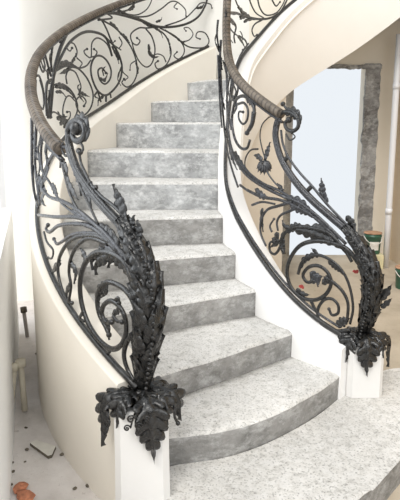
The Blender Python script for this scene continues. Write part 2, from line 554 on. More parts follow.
# ---- left (outer) balustrade
LB = empty('balustrade', tuple(polar(-30, R_OUT, lerp_table(BAR_OUT, -30))))
tag(LB, 'black wrought iron scrollwork balustrade on the left outer stringer, thick leafy newel in front', 'balustrade')
def ring_bar(name, tab, a0, a1, R, r, m, root, flat=1, sides=10, n=90, rf=None, dz=0, uv=False):
    P = []
    for i in range(n+1):
        a = a0+(a1-a0)*i/n
        P.append(polar(a, R if rf is None else rf(a), smooth_table(tab, a)+dz))
    mb = MB(); mb.tube(P, r, sides, flat, nrm=lambda p: Vector((0, 0, 1)))
    o = mb.build(name, m, None, True, uv=uv)
    return under(o, root)
ring_bar('bottom_rail', BAR_OUT, -44.2, 53.0, R_OUT, .011, M_IRON, LB, 1.0, 8)
h = ring_bar('handrail', RAIL_OUT, -32.6, 53.0, R_OUT, .027, M_WRAP, LB, .85, 14, 160, uv=True)
h['label'] = 'handrail wrapped in brown paper tape'
ring_bar('top_rail', RAIL_OUT, -33.0, 53.0, R_OUT, .010, M_IRON_GREY, LB, .8, 8, dz=-.034)
# iron rail running down from the volute to the newel
def band(side, pts, r, root, m=None, gap=.011, name='top_rail'):
    P = path(side, False, pts, 8)
    mb = MB()
    mb.tube(P, r*1.05, 8, 1.15, nrm=radial)
    n = len(P)
    for s in (-1, 1):
        Q = []
        for i, p in enumerate(P):
            T = (P[min(i+1, n-1)]-P[max(i-1, 0)]).normalized(); N = radial(p); B = T.cross(N).normalized()
            Q.append(p+B*s*gap)
        mb.tube(Q, r*.62, 8, 1.5, nrm=radial)
    return under(mb.build(name, m or M_IRON_NEW), root)
band('out', [(69, 134), (69, 143), (72, 155), (77, 169), (84, 181), (95, 196), (108, 211), (120, 224), (131, 241)], .0105, LB)
scroll('out', False, [(79, 151), (81, 163), (85, 172), (91, 184), (101, 196), (110, 203), (119, 211), (126, 222)], .0055, LB, start=1, end=1.2, name='top_rail', m=M_IRON_NEW, knob0=.011)
# volute
o = scroll('out', False, [(69, 140), (68, 131), (71, 124), (77, 121), (83, 124), (85, 131), (83, 138), (77, 141), (73, 137), (73, 131), (77, 128)], .015, LB, knob=.026, start=.95, end=.75, name='volute', m=M_IRON_NEW)
blade('out', False, [(73, 122), (80, 121), (85, 128), (85, 137), (80, 142)], .024, LB, 5, M_IRON_NEW)
scroll('out', False, [(78, 141), (82, 145), (83, 150), (80, 152)], .006, LB, knob=.011, name='volute_curl', m=M_IRON_NEW)
scroll('out', False, [(95, 186), (96, 189)], .010, LB, name='collar', m=M_IRON_NEW, end=1)
scroll('out', False, [(99, 196), (90, 185), (90, 183)], .004, LB, knob=.009, name='collar', m=M_IRON_NEW)

near_out = [
 # fan of stems gathered behind the newel
 ([(125, 258), (114, 243), (104, 232), (97, 226), (78, 210), (62, 201), (50, 197), (41, 188)], .0085, 'g', 0),
 ([(118, 250), (104, 234), (92, 222), (75, 217), (56, 217), (38, 215)], .0080, 'g', 0),
 ([(118, 252), (100, 233), (86, 225), (70, 224), (58, 226), (50, 232), (46, 229), (48, 225)], .0080, 'g', .009),
 ([(120, 254), (102, 236), (86, 233), (72, 235), (63, 241), (57, 244), (54, 239)], .0070, 'g', .008),
 ([(110, 242), (97, 236), (80, 236), (68, 243), (60, 256), (58, 270), (61, 286), (67, 300), (72, 303)], .0080, 'i', .008),
 ([(108, 244), (90, 238), (78, 245), (71, 258), (69, 272), (71, 286), (69, 300)], .0075, 'i', .008),
 ([(44, 232), (47, 242), (53, 250), (52, 258), (48, 258)], .0050, 'i', .007),
 # great spiral
 ([(134, 285), (125, 263), (113, 254), (100, 252), (90, 257), (83, 268), (80, 285), (82, 305), (89, 325), (100, 341), (112, 349), (121, 345), (126, 333), (125, 318), (119, 306), (111, 301), (104, 305), (102, 314), (106, 322), (112, 322)], .0098, 'i', .010),
 ([(140, 325), (135, 306), (129, 294), (120, 286), (108, 282), (100, 288), (97, 300), (99, 314), (105, 326), (109, 335)], .0090, 'i', .010),
 ([(137, 331), (128, 340), (124, 354), (127, 368), (134, 381)], .0085, 'i', 0),
 ([(112, 349), (106, 353), (110, 352)], .006, 'i', 0),
 ([(113, 316), (117, 321), (122, 322)], .006, 'i', .009),
 ([(114, 302), (118, 298), (119, 303)], .006, 'i', .008),
 ([(84, 310), (80, 318), (84, 321)], .006, 'i', .006),
 # upright stems beside the handrail's turn
 ([(32, 118), (32, 140), (32, 165), (34, 190), (38, 208)], .0085, 'g', 0),
 ([(36, 112), (36, 135), (35, 160), (37, 185), (40, 205)], .0070, 'g', 0),
 ([(44, 126), (42, 140), (41, 155), (43, 172), (50, 183), (60, 201), (74, 213), (90, 223)], .0058, 'g', 0),
 ([(49, 140), (49, 148), (54, 153), (61, 161), (65, 176), (70, 194), (80, 212), (96, 226)], .0062, 'i', 0),
 ([(60, 142), (58, 149), (52, 156), (47, 166), (44, 176)], .0055, 'g', .007),
 ([(46, 132), (48, 142), (46, 152), (47, 163), (44, 176), (42, 190)], .0060, 'g', 0),
 ([(39, 120), (41, 135), (38, 150), (40, 166), (37, 180)], .0060, 'g', 0),
 ([(66, 146), (70, 160), (76, 175), (82, 190), (90, 207), (98, 224)], .0060, 'i', 0),
 ([(63, 143), (62, 150), (66, 156), (69, 151)], .0050, 'i', .006),
 ([(56, 140), (60, 146), (66, 147), (70, 145)], .0060, 'g', 0),
]
for pts, r, kd, kb in near_out:
    scroll('out', False, pts, r*1.12, LB, knob=kb or None, m=M_IRON_GREY if kd == 'g' else M_IRON_NEW, start=1.1, end=.75)
for pts, w, lb, kd in [
 ([(118, 246), (108, 236), (98, 226), (93, 221)], .022, 5, 'i'),
 ([(121, 262), (110, 250), (98, 238), (90, 233)], .020, 4, 'g'),
 ([(126, 262), (115, 252), (102, 251), (92, 259), (93, 270)], .026, 6, 'i'),
 ([(112, 254), (104, 256), (96, 263), (96, 275)], .022, 4, 'i'),
 ([(130, 275), (122, 262), (112, 257), (108, 268)], .022, 5, 'i'),
 ([(86, 262), (83, 254), (80, 248)], .012, 3, 'i'),
 ([(104, 283), (98, 292), (97, 304), (103, 316)], .016, 5, 'i'),
 ([(106, 281), (105, 290), (101, 298)], .012, 3, 'i'),
 ([(104, 318), (107, 328), (109, 340)], .013, 3, 'i'),
 ([(112, 314), (118, 310), (120, 302)], .010, 3, 'i'),
 ([(60, 262), (54, 268), (50, 276)], .014, 3, 'i'),
 ([(70, 262), (75, 272), (74, 284)], .012, 4, 'i'),
 ([(70, 284), (66, 292), (68, 301)], .012, 3, 'i'),
 ([(51, 184), (54, 190), (58, 198)], .015, 4, 'i'),
 ([(34, 165), (36, 178), (39, 192)], .020, 5, 'g'),
 ([(33, 140), (35, 150), (37, 160)], .016, 4, 'g'),
 ([(61, 160), (66, 170), (66, 182)], .012, 4, 'i'),
 ([(73, 168), (79, 182), (81, 196)], .014, 4, 'i'),
 ([(41, 150), (39, 160), (42, 172)], .014, 4, 'g'),
 ([(44, 192), (41, 200), (45, 206)], .014, 3, 'i'),
 ([(40, 122), (43, 132), (42, 144)], .016, 4, 'g'), ([(47, 140), (45, 152), (49, 164)], .013, 4, 'i'), ([(56, 150), (60, 158), (60, 168)], .012, 4, 'g'),
 ([(38, 176), (42, 188), (48, 196)], .020, 4, 'g'), ([(36, 128), (34, 138), (37, 150)], .016, 4, 'i'), ([(66, 176), (70, 188), (78, 200)], .013, 4, 'i'),
 ([(82, 186), (88, 198), (92, 212)], .012, 4, 'i'), ([(48, 166), (45, 176), (40, 184)], .014, 3, 'g'), ([(72, 210), (82, 217), (92, 224)], .011, 4, 'g'),
]:
    blade('out', False, pts, w, LB, lb, M_IRON_GREY if kd == 'g' else M_IRON_NEW)

far_out = [
 ([(71, 25), (65, 37), (59, 52), (54, 72), (52, 95), (50, 118)], .0125, 0, 1.0),
 ([(112, 56), (106, 38), (94, 32), (82, 33), (70, 42), (62, 55), (55, 72), (50, 95), (48, 118)], .0090, 0, 1.2),
 ([(51, 80), (47, 84), (46, 100), (47, 116)], .010, 0, 1.0),
 ([(106, 38), (114, 46), (120, 58), (122, 70), (118, 84), (107, 95), (98, 91), (92, 78), (91, 66), (95, 57), (101, 56), (107, 61), (111, 70), (110, 79), (105, 84), (100, 80), (98, 71), (102, 68), (106, 73)], .0085, .011, .8),
 ([(88, 17), (100, 19), (106, 28), (111, 40), (116, 50), (119, 60)], .0070, 0, 1),
 ([(84, 21), (92, 15), (110, 13), (122, 15), (136, 19), (150, 24)], .0105, 0, 1),
 ([(98, 20), (112, 18), (106, 13)], .0070, 0, .8),
 ([(107, 13), (120, 12), (130, 9), (134, 3)], .0075, .012, .8),
 ([(122, 13), (136, 15), (146, 10), (151, 2), (152, -4)], .0055, 0, .8),
 ([(76, 57), (77, 51), (74, 44), (69, 43), (67, 48), (70, 51), (72, 48)], .0055, .009, .8),
 ([(112, 56), (107, 44), (98, 38), (92, 43), (91, 57), (86, 55), (84, 51), (87, 49)], .0060, .009, .8),
 ([(91, 57), (95, 56), (97, 52), (94, 49)], .0055, .009, .8),
 ([(54, 72), (66, 66), (78, 68), (86, 66), (91, 60)], .0070, 0, .8),
 ([(77, 58), (82, 63), (80, 67)], .0050, 0, .8),
 ([(68, 69), (73, 67), (80, 70), (88, 80), (93, 94), (91, 107), (84, 115), (78, 110), (76, 101), (81, 96), (86, 101), (84, 106)], .0070, .010, .8),
 ([(67, 84), (66, 76), (69, 70), (75, 72), (79, 80), (81, 88), (78, 95)], .0060, 0, .8),
 ([(56, 86), (64, 85), (72, 92), (77, 103), (77, 112), (73, 121)], .0070, 0, .9),
 ([(63, 118), (63, 108), (66, 98), (70, 96), (75, 101)], .0055, 0, .9),
 ([(50, 114), (54, 112), (59, 115), (62, 119)], .0055, 0, .9),
 ([(66, 123), (70, 117), (70, 112), (67, 112)], .0050, .009, .9),
 ([(36, 76), (39, 76), (42, 84), (44, 97), (43, 109), (39, 104), (36, 92), (36, 80)], .0065, 0, .9),
 ([(40, 80), (43, 92), (44, 105)], .0060, 0, .9),
 ([(43, 47), (47, 62), (51, 76)], .0075, 0, 1.2),
 ([(38, 56), (40, 66), (43, 72), (45, 66), (43, 58)], .0065, .010, .9),
 ([(54, 38), (52, 50), (51, 62), (52, 72)], .0075, 0, 1.2),
 ([(61, 33), (63, 38), (60, 42)], .0060, .009, .9),
 ([(44, 60), (41, 56), (43, 52)], .0055, .009, .9),
 ([(102, 20), (114, 27), (123, 36), (131, 47), (136, 60), (137, 73), (133, 83), (127, 87), (122, 83), (124, 79)], .0068, .010, .8),
 ([(119, 37), (122, 43), (119, 48), (115, 47)], .0050, .006, .8),
 ([(122, 64), (123, 72), (128, 77), (125, 80)], .0050, .008, .8),
 ([(118, 10), (130, 16), (141, 20), (155, 26), (170, 27), (186, 24), (198, 17), (205, 6), (208, -4)], .0105, 0, .9),
 ([(130, 17), (148, 16), (161, 9), (170, 2), (177, 2), (185, 9), (186, 16)], .0062, .008, .8),
 ([(177, 3), (174, 7), (177, 9)], .0050, .008, .8),
 ([(165, 26), (184, 19), (195, 9), (201, 3), (210, 4), (212, 8)], .0060, .008, .8),
 ([(155, 27), (147, 28), (139, 28), (131, 34), (132, 42), (137, 45), (140, 41), (137, 38)], .0065, .010, .8),
 ([(146, 29), (152, 37), (155, 50), (152, 63), (146, 67), (139, 61), (134, 50), (132, 42)], .0065, 0, .8),
 ([(155, 28), (164, 34), (169, 43), (171, 54), (166, 65), (158, 69), (155, 64), (158, 61)], .0068, .010, .8),
 ([(166, 62), (163, 56), (157, 54), (152, 57)], .0055, .008, .8),
 ([(160, 28), (175, 36), (183, 45), (184, 53), (179, 59), (174, 56), (177, 52)], .0065, .009, .8),
 ([(181, 42), (189, 40), (193, 34), (189, 28), (184, 28), (186, 31)], .0052, .008, .8),
 ([(165, 30), (178, 39), (187, 46), (196, 48), (205, 47), (209, 41), (205, 33), (198, 32), (196, 37), (200, 39)], .0068, .009, .8),
 ([(106, 95), (106, 102)], .009, 0, 1), ([(110, 92), (111, 98)], .007, 0, 1),
 ([(98, 92), (101, 102)], .007, 0, 1),
 ([(137, 60), (131, 64), (130, 70)], .005, .007, .8),
 ([(121, 50), (113, 44), (115, 41)], .005, .007, .8),
]
for pts, r, kb, en in far_out:
    scroll('out', True, pts, r, LB, knob=kb or None, start=1.1, end=en)
for pts, w, lb in [
 ([(57, 68), (66, 63), (74, 65), (80, 69)], .026, 5), ([(70, 68), (64, 72), (59, 74)], .018, 3), ([(72, 62), (75, 58), (76, 53)], .016, 3),
 ([(55, 86), (63, 86), (70, 92), (74, 98)], .026, 5), ([(56, 92), (62, 92), (66, 97)], .015, 3),
 ([(81, 88), (80, 95), (84, 102)], .018, 4), ([(79, 92), (84, 94), (90, 97)], .018, 4), ([(80, 92), (78, 87), (80, 84)], .013, 3),
 ([(100, 78), (105, 80), (108, 73)], .018, 3), ([(104, 76), (103, 70), (106, 66)], .014, 3),
 ([(112, 46), (117, 56), (119, 64)], .020, 4), ([(110, 22), (116, 27), (122, 35)], .018, 4), ([(120, 33), (126, 37), (130, 43)], .018, 4),
 ([(142, 21), (150, 25), (160, 27)], .024, 4), ([(152, 26), (160, 31), (163, 38)], .018, 4), ([(156, 22), (161, 20), (162, 17)], .014, 3),
 ([(129, 10), (134, 6), (133, 0)], .020, 4), ([(168, 38), (170, 46), (170, 54)], .014, 4), ([(175, 36), (182, 42), (186, 42)], .016, 4),
 ([(149, 44), (150, 53), (155, 57), (160, 56)], .026, 4), ([(136, 62), (138, 70), (136, 78)], .020, 4), ([(196, 8), (202, 7), (205, 2)], .016, 3),
 ([(58, 112), (62, 118), (68, 116)], .024, 4), ([(60, 124), (66, 121), (71, 124)], .022, 4), ([(64, 128), (66, 122), (64, 114)], .018, 3), ([(57, 118), (63, 119), (70, 120)], .022, 4),
 ([(51, 68), (48, 74), (50, 84)], .026, 3), ([(52, 118), (49, 105), (49, 90)], .022, 3), ([(53, 52), (50, 58), (51, 66)], .016, 3),
 ([(104, 96), (99, 100), (98, 106)], .018, 3), ([(61, 48), (58, 58), (56, 68)], .020, 4), ([(41, 60), (43, 66), (47, 72)], .018, 3),
 ([(122, 66), (118, 78), (121, 86)], .012, 3), ([(98, 91), (95, 96), (100, 99)], .012, 3),
]:
    blade('out', True, pts, w, LB, lb)

# ---- newel: leafy stem and drooping collar
def newel(root, side, cpts, hw, base, top_h, leaf_dirs, mirror=1, m=M_IRON_NEW):
    """cpts: stem centre pixels top->bottom with half widths in metres"""
    P = path(side, False, cpts, 6); n = len(P)
    # settle the foot of the stem on the pedestal
    foot = Vector((base[0], base[1], top_h))
    d = foot-P[-1]
    for i in range(n):
        w = max(0, (i/(n-1)-.45)/.55); w = w*w*(3-2*w)
        P[i] = P[i]+Vector((d.x, d.y, d.z))*w
    ws = [lerp_table([(j/(len(hw)-1), q) for j, q in enumerate(hw)], i/(n-1)) for i in range(n)]
    mb = MB(); mb.tube(P, [q*.66 for q in ws], 14)
    stem = mb.build('newel_post', m); under(stem, root)
    L = resample(P, 200)
    arc = sum((L[i+1]-L[i]).length for i in range(199))
    # frames
    def frame(t):
        i = int(t*199); i = max(1, min(198, i))
        T = (L[i-1]-L[i+1]).normalized()       # upwards along the stem
        tocam = (Vector((0, 0, EYE))-L[i]); tocam.z = 0; tocam.normalize()
        N = (tocam-T*tocam.dot(T)).normalized(); B = T.cross(N)
        return L[i], T, N, B
    rows = 13
    for r_ in range(rows):
        t = .97-.90*r_/(rows-1)
        w = lerp_table([(j/(len(hw)-1), q) for j, q in enumerate(hw)], t)
        for s_ in range(6):
            az = rad(s_*60+(30 if r_ % 2 else 0)+random.uniform(-5, 5))
            C0, T, N, B = frame(t)
            out = N*math.cos(az)+B*math.sin(az)
            ln = .125*(.85+.25*random.random())
            pts = []
            tw = rad(26 if math.sin(az) > 0 else -26)*mirror
            for q, (dt, rr) in enumerate(((0, .62), (.30, .84), (.60, .94), (.85, 1.02), (1.0, 1.10))):
                tt = max(.012, t-dt*ln/arc)
                Cq, Tq, Nq, Bq = frame(tt)
                wq = lerp_table([(j/(len(hw)-1), z) for j, z in enumerate(hw)], tt)
                aq = az+tw*dt
                pts.append(Cq+(Nq*math.cos(aq)+Bq*math.sin(aq))*wq*(rr+(.06*random.random() if q == 4 else 0)))
            ax = C0
            mb = MB(); mb.leaf(spline(pts, 4), w*.62, lambda u, p, c=C0, T=T, out=out: out-T*(.1*u), 4, .40, .003, .26, relief=.34, nv=3, fwd=.5)
            lf = mb.build('leaf', m, stem)
    # raised beaded spine on the face of the stem
    mb = MB()
    for i in range(26):
        t = .12+.84*i/25
        C0, T, N, B = frame(t)
        w = lerp_table([(j/(len(hw)-1), q) for j, q in enumerate(hw)], t)
        mb.ball(C0+N*w*1.06+B*w*.30*mirror, .0064, 8, 5)
    mb.build('beading', m, stem)
    return stem
def collar(root, c, top, leaves, m=M_IRON_NEW):
    o = empty('leaf_collar', (0, 0, 0)); 
    mb = MB()
    # swollen cushion the leaves spring from
    prof = [(.020, .045), (.034, .036), (.046, .016), (.060, .002), (.066, -.010)]
    v = []; sg = 20
    for r, z in prof:
        for k in range(sg):
            a = 2*math.pi*k/sg; v.append(Vector((c[0]+r*math.cos(a), c[1]+r*math.sin(a), top+z)))
    f = [(l*sg+k, l*sg+(k+1) % sg, (l+1)*sg+(k+1) % sg, (l+1)*sg+k) for l in range(len(prof)-1) for k in range(sg)]
    f.append(tuple(range(sg))); f.append(tuple((len(prof)-1)*sg+k for k in range(sg))[::-1])
    bpy.data.objects.remove(o)
    base = add_obj('leaf_collar', v, f, m); under(base, root)
    C0 = Vector((c[0], c[1], top))
    for (az, reach, drop, w, lobes, twist) in leaves:
        a = rad(az); out = Vector((math.cos(a), math.sin(a), 0)); sd = Vector((-math.sin(a), math.cos(a), 0))
        pts = [C0+out*.018+Vector((0, 0, .030)), C0+out*reach*.45+Vector((0, 0, .040)), C0+out*reach*.85+Vector((0, 0, .030)), C0+out*reach+Vector((0, 0, .002))+sd*twist*.3,
               C0+out*reach*1.0+Vector((0, 0, -drop*.5))+sd*twist*.7, C0+out*reach*1.02+Vector((0, 0, -drop))+sd*twist]
        mb = MB()
        mb.leaf(spline(pts, 5), w, lambda u, p, out=out: out*(.2+u*.7)+Vector((0, -.7*u, 1.2-u*1.2)), lobes, .22, .004, .62, relief=.36, fwd=1.15, nv=5)
        mb.build('leaf', m, base)
    return base
STEM_L = [(121, 216), (128, 232), (137, 251), (144, 273), (148, 297), (149, 322), (148, 346), (147, 372), (146, 398), (145, 412)]
HW_L = [.016, .031, .042, .048, .050, .049, .046, .040, .032, .028]
newel(LB, 'out', STEM_L, HW_L, PL, HL+.02, None, 1)
collar(LB, PL, HL, [(-72, .112, .158, .066, 7, .012), (-158, .128, .135, .050, 7, .0), (-8, .120, .070, .052, 5, .01),
                     (-128, .108, .050, .050, 5, 0), (-38, .108, .050, .046, 5, 0), (40, .105, .06, .046, 5, 0), (130, .105, .06, .046, 5, 0), (90, .10, .05, .044, 5, 0)])
# rosette curls between the collar leaves
for px, py, s in ((131, 419, 1), (127, 428, .8), (139, 426, .8), (147, 419, .7)):
    c = on_Y(px, py, PL.y-.135)
    mb = MB(); P = []
    for i in range(26):
        t = i/25; a = t*2.6*math.pi; r = .013*s*(1-.75*t)
        P.append(c+Vector((math.cos(a)*r, -.004*t, math.sin(a)*r)))
    mb.tube(P, .0032*s, 6); mb.ball(P[-1], .004*s, 8, 5)
    # tail reaching back to the cushion
    mb.tube(spline([P[0], P[0]+Vector((.004, .03, .012)), Vector((PL.x, PL.y-.04, HL+.03))], 6), .0035*s, 6)
    under(mb.build('rosette_curl', M_IRON_NEW), LB)
# drooping tendril on the right of the collar
mb = MB(); b0 = Vector((PL.x, PL.y, HL))
mb.tube(spline([b0+Vector((.08, -.03, .03)), b0+Vector((.105, -.04, .0)), b0+Vector((.108, -.04, -.04)), b0+Vector((.118, -.04, -.062))], 6), .005, 6); mb.ball(b0+Vector((.118, -.04, -.062)), .008, 8, 5)
under(mb.build('tendril', M_IRON_NEW), LB)
blade('out', False, [(124, 222), (121, 210), (117, 198), (113, 184)], .020, LB, 5, M_IRON_NEW)
blade('out', False, [(131, 232), (131, 224), (134, 215)], .015, LB, 3, M_IRON_NEW)
blade('out', False, [(138, 240), (138, 230), (137, 220)], .016, LB, 3, M_IRON_NEW)

# ---- right (inner) balustrade
RB = empty('balustrade', tuple(polar(-30, R_IN, lerp_table(BAR_IN, -30))))
tag(RB, 'black wrought iron scrollwork balustrade around the stair well on the right', 'balustrade')
rin = lambda a: R_IN-.045*min(1, max(0, (-a-15)/30))
ring_bar('bottom_rail', BAR_IN, -48.5, 100, 0, .0115, M_IRON, RB, 1.0, 8, 110, rf=rin)
ring_bar('bottom_rail', BAR_IN, -47.0, 30, 0, .006, M_IRON_GREY, RB, 1.0, 8, 80, rf=rin, dz=.030)
h = ring_bar('handrail', RAIL_IN, -31.5, 100, 0, .0245, M_WRAP, RB, .9, 14, 170, rf=rin, uv=True)
h['label'] = 'handrail wrapped in brown paper tape'
ring_bar('top_rail', RAIL_IN, -31.8, 100, 0, .009, M_IRON_GREY, RB, .8, 8, 110, rf=rin, dz=-.032)
band('in', [(279, 117), (276, 128), (276, 140), (282, 160), (295, 181), (312, 200), (330, 216), (345, 229), (358, 243)], .0105, RB, M_IRON_GREY)
scroll('in', False, [(281, 130), (283, 144), (289, 158), (300, 173), (312, 186), (326, 203), (342, 220), (354, 232)], .006, RB, end=1.1, name='top_rail', m=M_IRON_GREY)
scroll('in', False, [(278, 124), (279, 116), (284, 112), (292, 113), (298, 119), (298, 127), (293, 131), (287, 129), (285, 123), (289, 120)], .012, RB, knob=.015, start=.9, end=.75, name='volute', m=M_IRON_NEW)
scroll('in', False, [(298, 118), (293, 111), (287, 109), (283, 104)], .009, RB, knob=.012, name='volute_curl', m=M_IRON_NEW)
scroll('in', False, [(286, 134), (290, 140), (295, 137), (292, 133)], .005, RB, knob=.007, name='volute_curl', m=M_IRON_NEW)
blade('in', False, [(284, 112), (292, 112), (299, 119), (298, 129)], .020, RB, 5, M_IRON_NEW)
for p in ((287, 158), (310, 188)): scroll('in', False, [(p[0]-2, p[1]+2), (p[0]+1, p[1]-1)], .011, RB, name='collar', m=M_IRON_NEW, end=1)
near_in = [
 ([(249, 130), (253, 120), (254, 108), (249, 99), (242, 96), (236, 100), (233, 110), (232, 123), (235, 139), (241, 148), (247, 148), (250, 140)], .0085, 'g', 0),
 ([(254, 112), (252, 124), (247, 133)], .0115, 'g', .013),
 ([(238, 104), (244, 103), (248, 110), (247, 120), (243, 124), (239, 119), (239, 112), (243, 112)], .0060, 'g', .008),
 ([(221, 40), (220, 60), (221, 82), (222, 100), (224, 125), (227, 149), (232, 169), (238, 187)], .0075, 'g', 0),
 ([(224, 50), (226, 66), (227, 84), (227, 107), (229, 135), (233, 152), (240, 166)], .0070, 'g', 0),
 ([(226, 54), (231, 66), (236, 76), (238, 88), (236, 98)], .0070, 'g', 0),
 ([(228, 58), (234, 70), (240, 82), (246, 96)], .0055, 'g', 0),
 ([(230, 75), (228, 90), (232, 100), (236, 92), (233, 84)], .0055, 'g', .008),
 ([(218, 55), (219, 80), (220, 105), (222, 128)], .0065, 'g', 0),
 ([(218, 20), (217, 34), (219, 50)], .0065, 'i', 0),
 ([(232, 152), (238, 163), (246, 174), (256, 182), (270, 190), (285, 197), (300, 203), (316, 215), (332, 230), (346, 244)], .0085, 'g', 0),
 ([(238, 160), (250, 174), (264, 184), (282, 192), (300, 205), (318, 221), (336, 237)], .0065, 'g', 0),
 ([(247, 190), (262, 197), (280, 200), (297, 207), (311, 215), (328, 228)], .0070, 'g', 0),
 ([(240, 185), (250, 192), (258, 194)], .0060, 'g', .008),
 ([(265, 158), (262, 148), (260, 136), (262, 125), (268, 118), (273, 116)], .0032, 'i', 0),
 ([(258, 149), (251, 150), (246, 157), (245, 166), (249, 172)], .0040, 'i', 0),
 ([(266, 170), (271, 178), (278, 186), (284, 190)], .0040, 'g', 0),
 ([(300, 206), (290, 211), (281, 215), (277, 222), (278, 231)], .0060, 'g', 0),
 ([(292, 202), (278, 206), (267, 210), (261, 221), (261, 234), (266, 246)], .0065, 'g', 0),
 ([(252, 205), (262, 202), (275, 204)], .0055, 'g', 0),
 ([(283, 234), (280, 247), (275, 254), (270, 251), (270, 243), (275, 241)], .0065, 'i', .009),
 ([(284, 254), (281, 243), (285, 233), (296, 227), (312, 228), (328, 233), (342, 246), (352, 262)], .0085, 'i', 0),
 ([(362, 268), (348, 250), (332, 243), (316, 241), (301, 245), (291, 257), (287, 272), (291, 287), (301, 297), (314, 300), (325, 295), (331, 284), (328, 273), (319, 266), (309, 267), (303, 275), (307, 282), (314, 281)], .0088, 'i', .009),
 ([(298, 274), (303, 261), (317, 255), (332, 261), (343, 272), (350, 288), (353, 308), (350, 324)], .0065, 'i', 0),
 ([(326, 278), (334, 283), (343, 292), (348, 304), (347, 322)], .0075, 'i', 0),
 ([(350, 330), (338, 331), (326, 328), (319, 320), (318, 309), (324, 300), (332, 299), (338, 305), (338, 313), (332, 315), (329, 309)], .0070, 'i', .008),
 ([(311, 301), (315, 309), (319, 316)], .0070, 'i', 0),
 ([(272, 232), (270, 226), (274, 219)], .0050, 'g', .007),
]
for pts, r, kd, kb in near_in:
    scroll('in', False, pts, r*1.15, RB, knob=kb or None, m=M_IRON_GREY if kd == 'g' else M_IRON_NEW, start=1.1, end=.8)
for pts, w, lb, kd in [
 ([(234, 152), (239, 163), (246, 172), (254, 180)], .020, 6, 'i'),
 ([(286, 198), (298, 203), (308, 211), (316, 219)], .022, 5, 'g'), ([(290, 206), (302, 210), (312, 218)], .018, 5, 'g'),
 ([(294, 229), (306, 231), (320, 236), (336, 244), (348, 256)], .026, 7, 'i'), ([(312, 226), (326, 230), (340, 240)], .018, 6, 'i'),
 ([(283, 232), (282, 242), (285, 254)], .014, 4, 'i'), ([(286, 232), (296, 226), (306, 228)], .016, 5, 'i'),
 ([(277, 232), (275, 241), (270, 248)], .018, 4, 'i'), ([(272, 238), (276, 243), (280, 240)], .014, 3, 'i'),
 ([(262, 208), (261, 218), (263, 232)], .013, 3, 'i'),
 ([(300, 268), (304, 260), (314, 255), (325, 258)], .013, 6, 'i'), ([(328, 261), (336, 267), (343, 275)], .012, 5, 'i'),
 ([(310, 272), (316, 279), (318, 287)], .020, 4, 'g'), ([(310, 282), (316, 278), (323, 276)], .018, 4, 'g'), ([(322, 284), (326, 280), (330, 274)], .015, 4, 'i'),
 ([(317, 258), (315, 252), (311, 248)], .010, 2, 'i'), ([(296, 289), (302, 294), (310, 295)], .012, 3, 'i'),
 ([(336, 326), (342, 322), (350, 318)], .018, 4, 'i'), ([(324, 197), (322, 190), (321, 178)], .014, 4, 'g'), ([(327, 203), (323, 195), (318, 190)], .012, 3, 'g'),
 ([(282, 193), (280, 188), (277, 183)], .012, 3, 'i'), ([(255, 189), (262, 196), (270, 198)], .016, 4, 'g'),
 ([(223, 60), (226, 72), (228, 84)], .022, 4, 'g'), ([(220, 80), (222, 96), (225, 110)], .018, 5, 'g'), ([(226, 100), (229, 116), (231, 130)], .016, 5, 'g'), ([(234, 74), (238, 84), (243, 92)], .016, 4, 'g'),
 ([(227, 66), (231, 78), (230, 92)], .016, 4, 'i'), ([(219, 46), (221, 58), (222, 70)], .020, 4, 'g'), ([(228, 140), (231, 156), (237, 170)], .014, 5, 'g'), ([(246, 99), (253, 104), (254, 116)], .016, 5, 'g'), ([(222, 110), (224, 124), (227, 138)], .016, 4, 'i'), ([(232, 96), (236, 106), (232, 116)], .014, 4, 'g'), ([(218, 30), (215, 40), (219, 52)], .014, 3, 'i'),
 ([(290, 228), (284, 226), (282, 220)], .010, 2, 'i'), ([(346, 216), (352, 224), (356, 232)], .014, 4, 'i'),
]:
    blade('in', False, pts, w, RB, lb, M_IRON_GREY if kd == 'g' else M_IRON_NEW)
# bell flower on the right panel
fc = surf('in', False, 264, 165)
for k in range(7):
    a = rad(180+k*30)
    d = (Vector((math.cos(a), math.sin(a)*.1, math.sin(a)*.9-.25)))
    mb = MB(); mb.leaf(spline([fc+Vector((0, 0, .022)), fc+d*.018+Vector((0, -.014, .012)), fc+d*.034+Vector((0, -.016, -.004)), fc+d*.040+Vector((0, -.008, -.006))], 4), .015, lambda u, p: Vector((-.2, -1, .25)), 2, .4, .003, .2)
    under(mb.build('petal', M_IRON_GREY), RB)
blade('in', False, [(264, 160), (267, 151), (270, 142)], .016, RB, 4, M_IRON_GREY)
blade('in', False, [(262, 160), (257, 156), (253, 155)], .012, RB, 3, M_IRON_GREY)
far_in = [
 ([(226, 13), (236, 13), (244, 16), (258, 19), (270, 18), (280, 12), (286, 2), (289, -6)], .0085, 0),
 ([(248, -6), (251, 4), (256, 13), (264, 18)], .0060, 0), ([(257, -4), (260, 8), (266, 15), (276, 13), (283, 4), (286, -5)], .0060, 0),
 ([(234, -6), (237, 4), (243, 14)], .0060, 0),
 ([(262, 20), (255, 24), (252, 30), (254, 36), (257, 35)], .0060, .009),
 ([(226, 16), (232, 20), (236, 27), (234, 36), (235, 43)], .0075, 0), ([(239, 36), (245, 40), (247, 46), (243, 50)], .0065, .009),
 ([(228, 26), (234, 33), (241, 38)], .0055, 0), ([(272, 0), (276, 6), (280, 2)], .006, .008),
]
for pts, r, kb in far_in:
    scroll('in', True, pts, r, RB, knob=kb or None, start=1.1, end=.8)
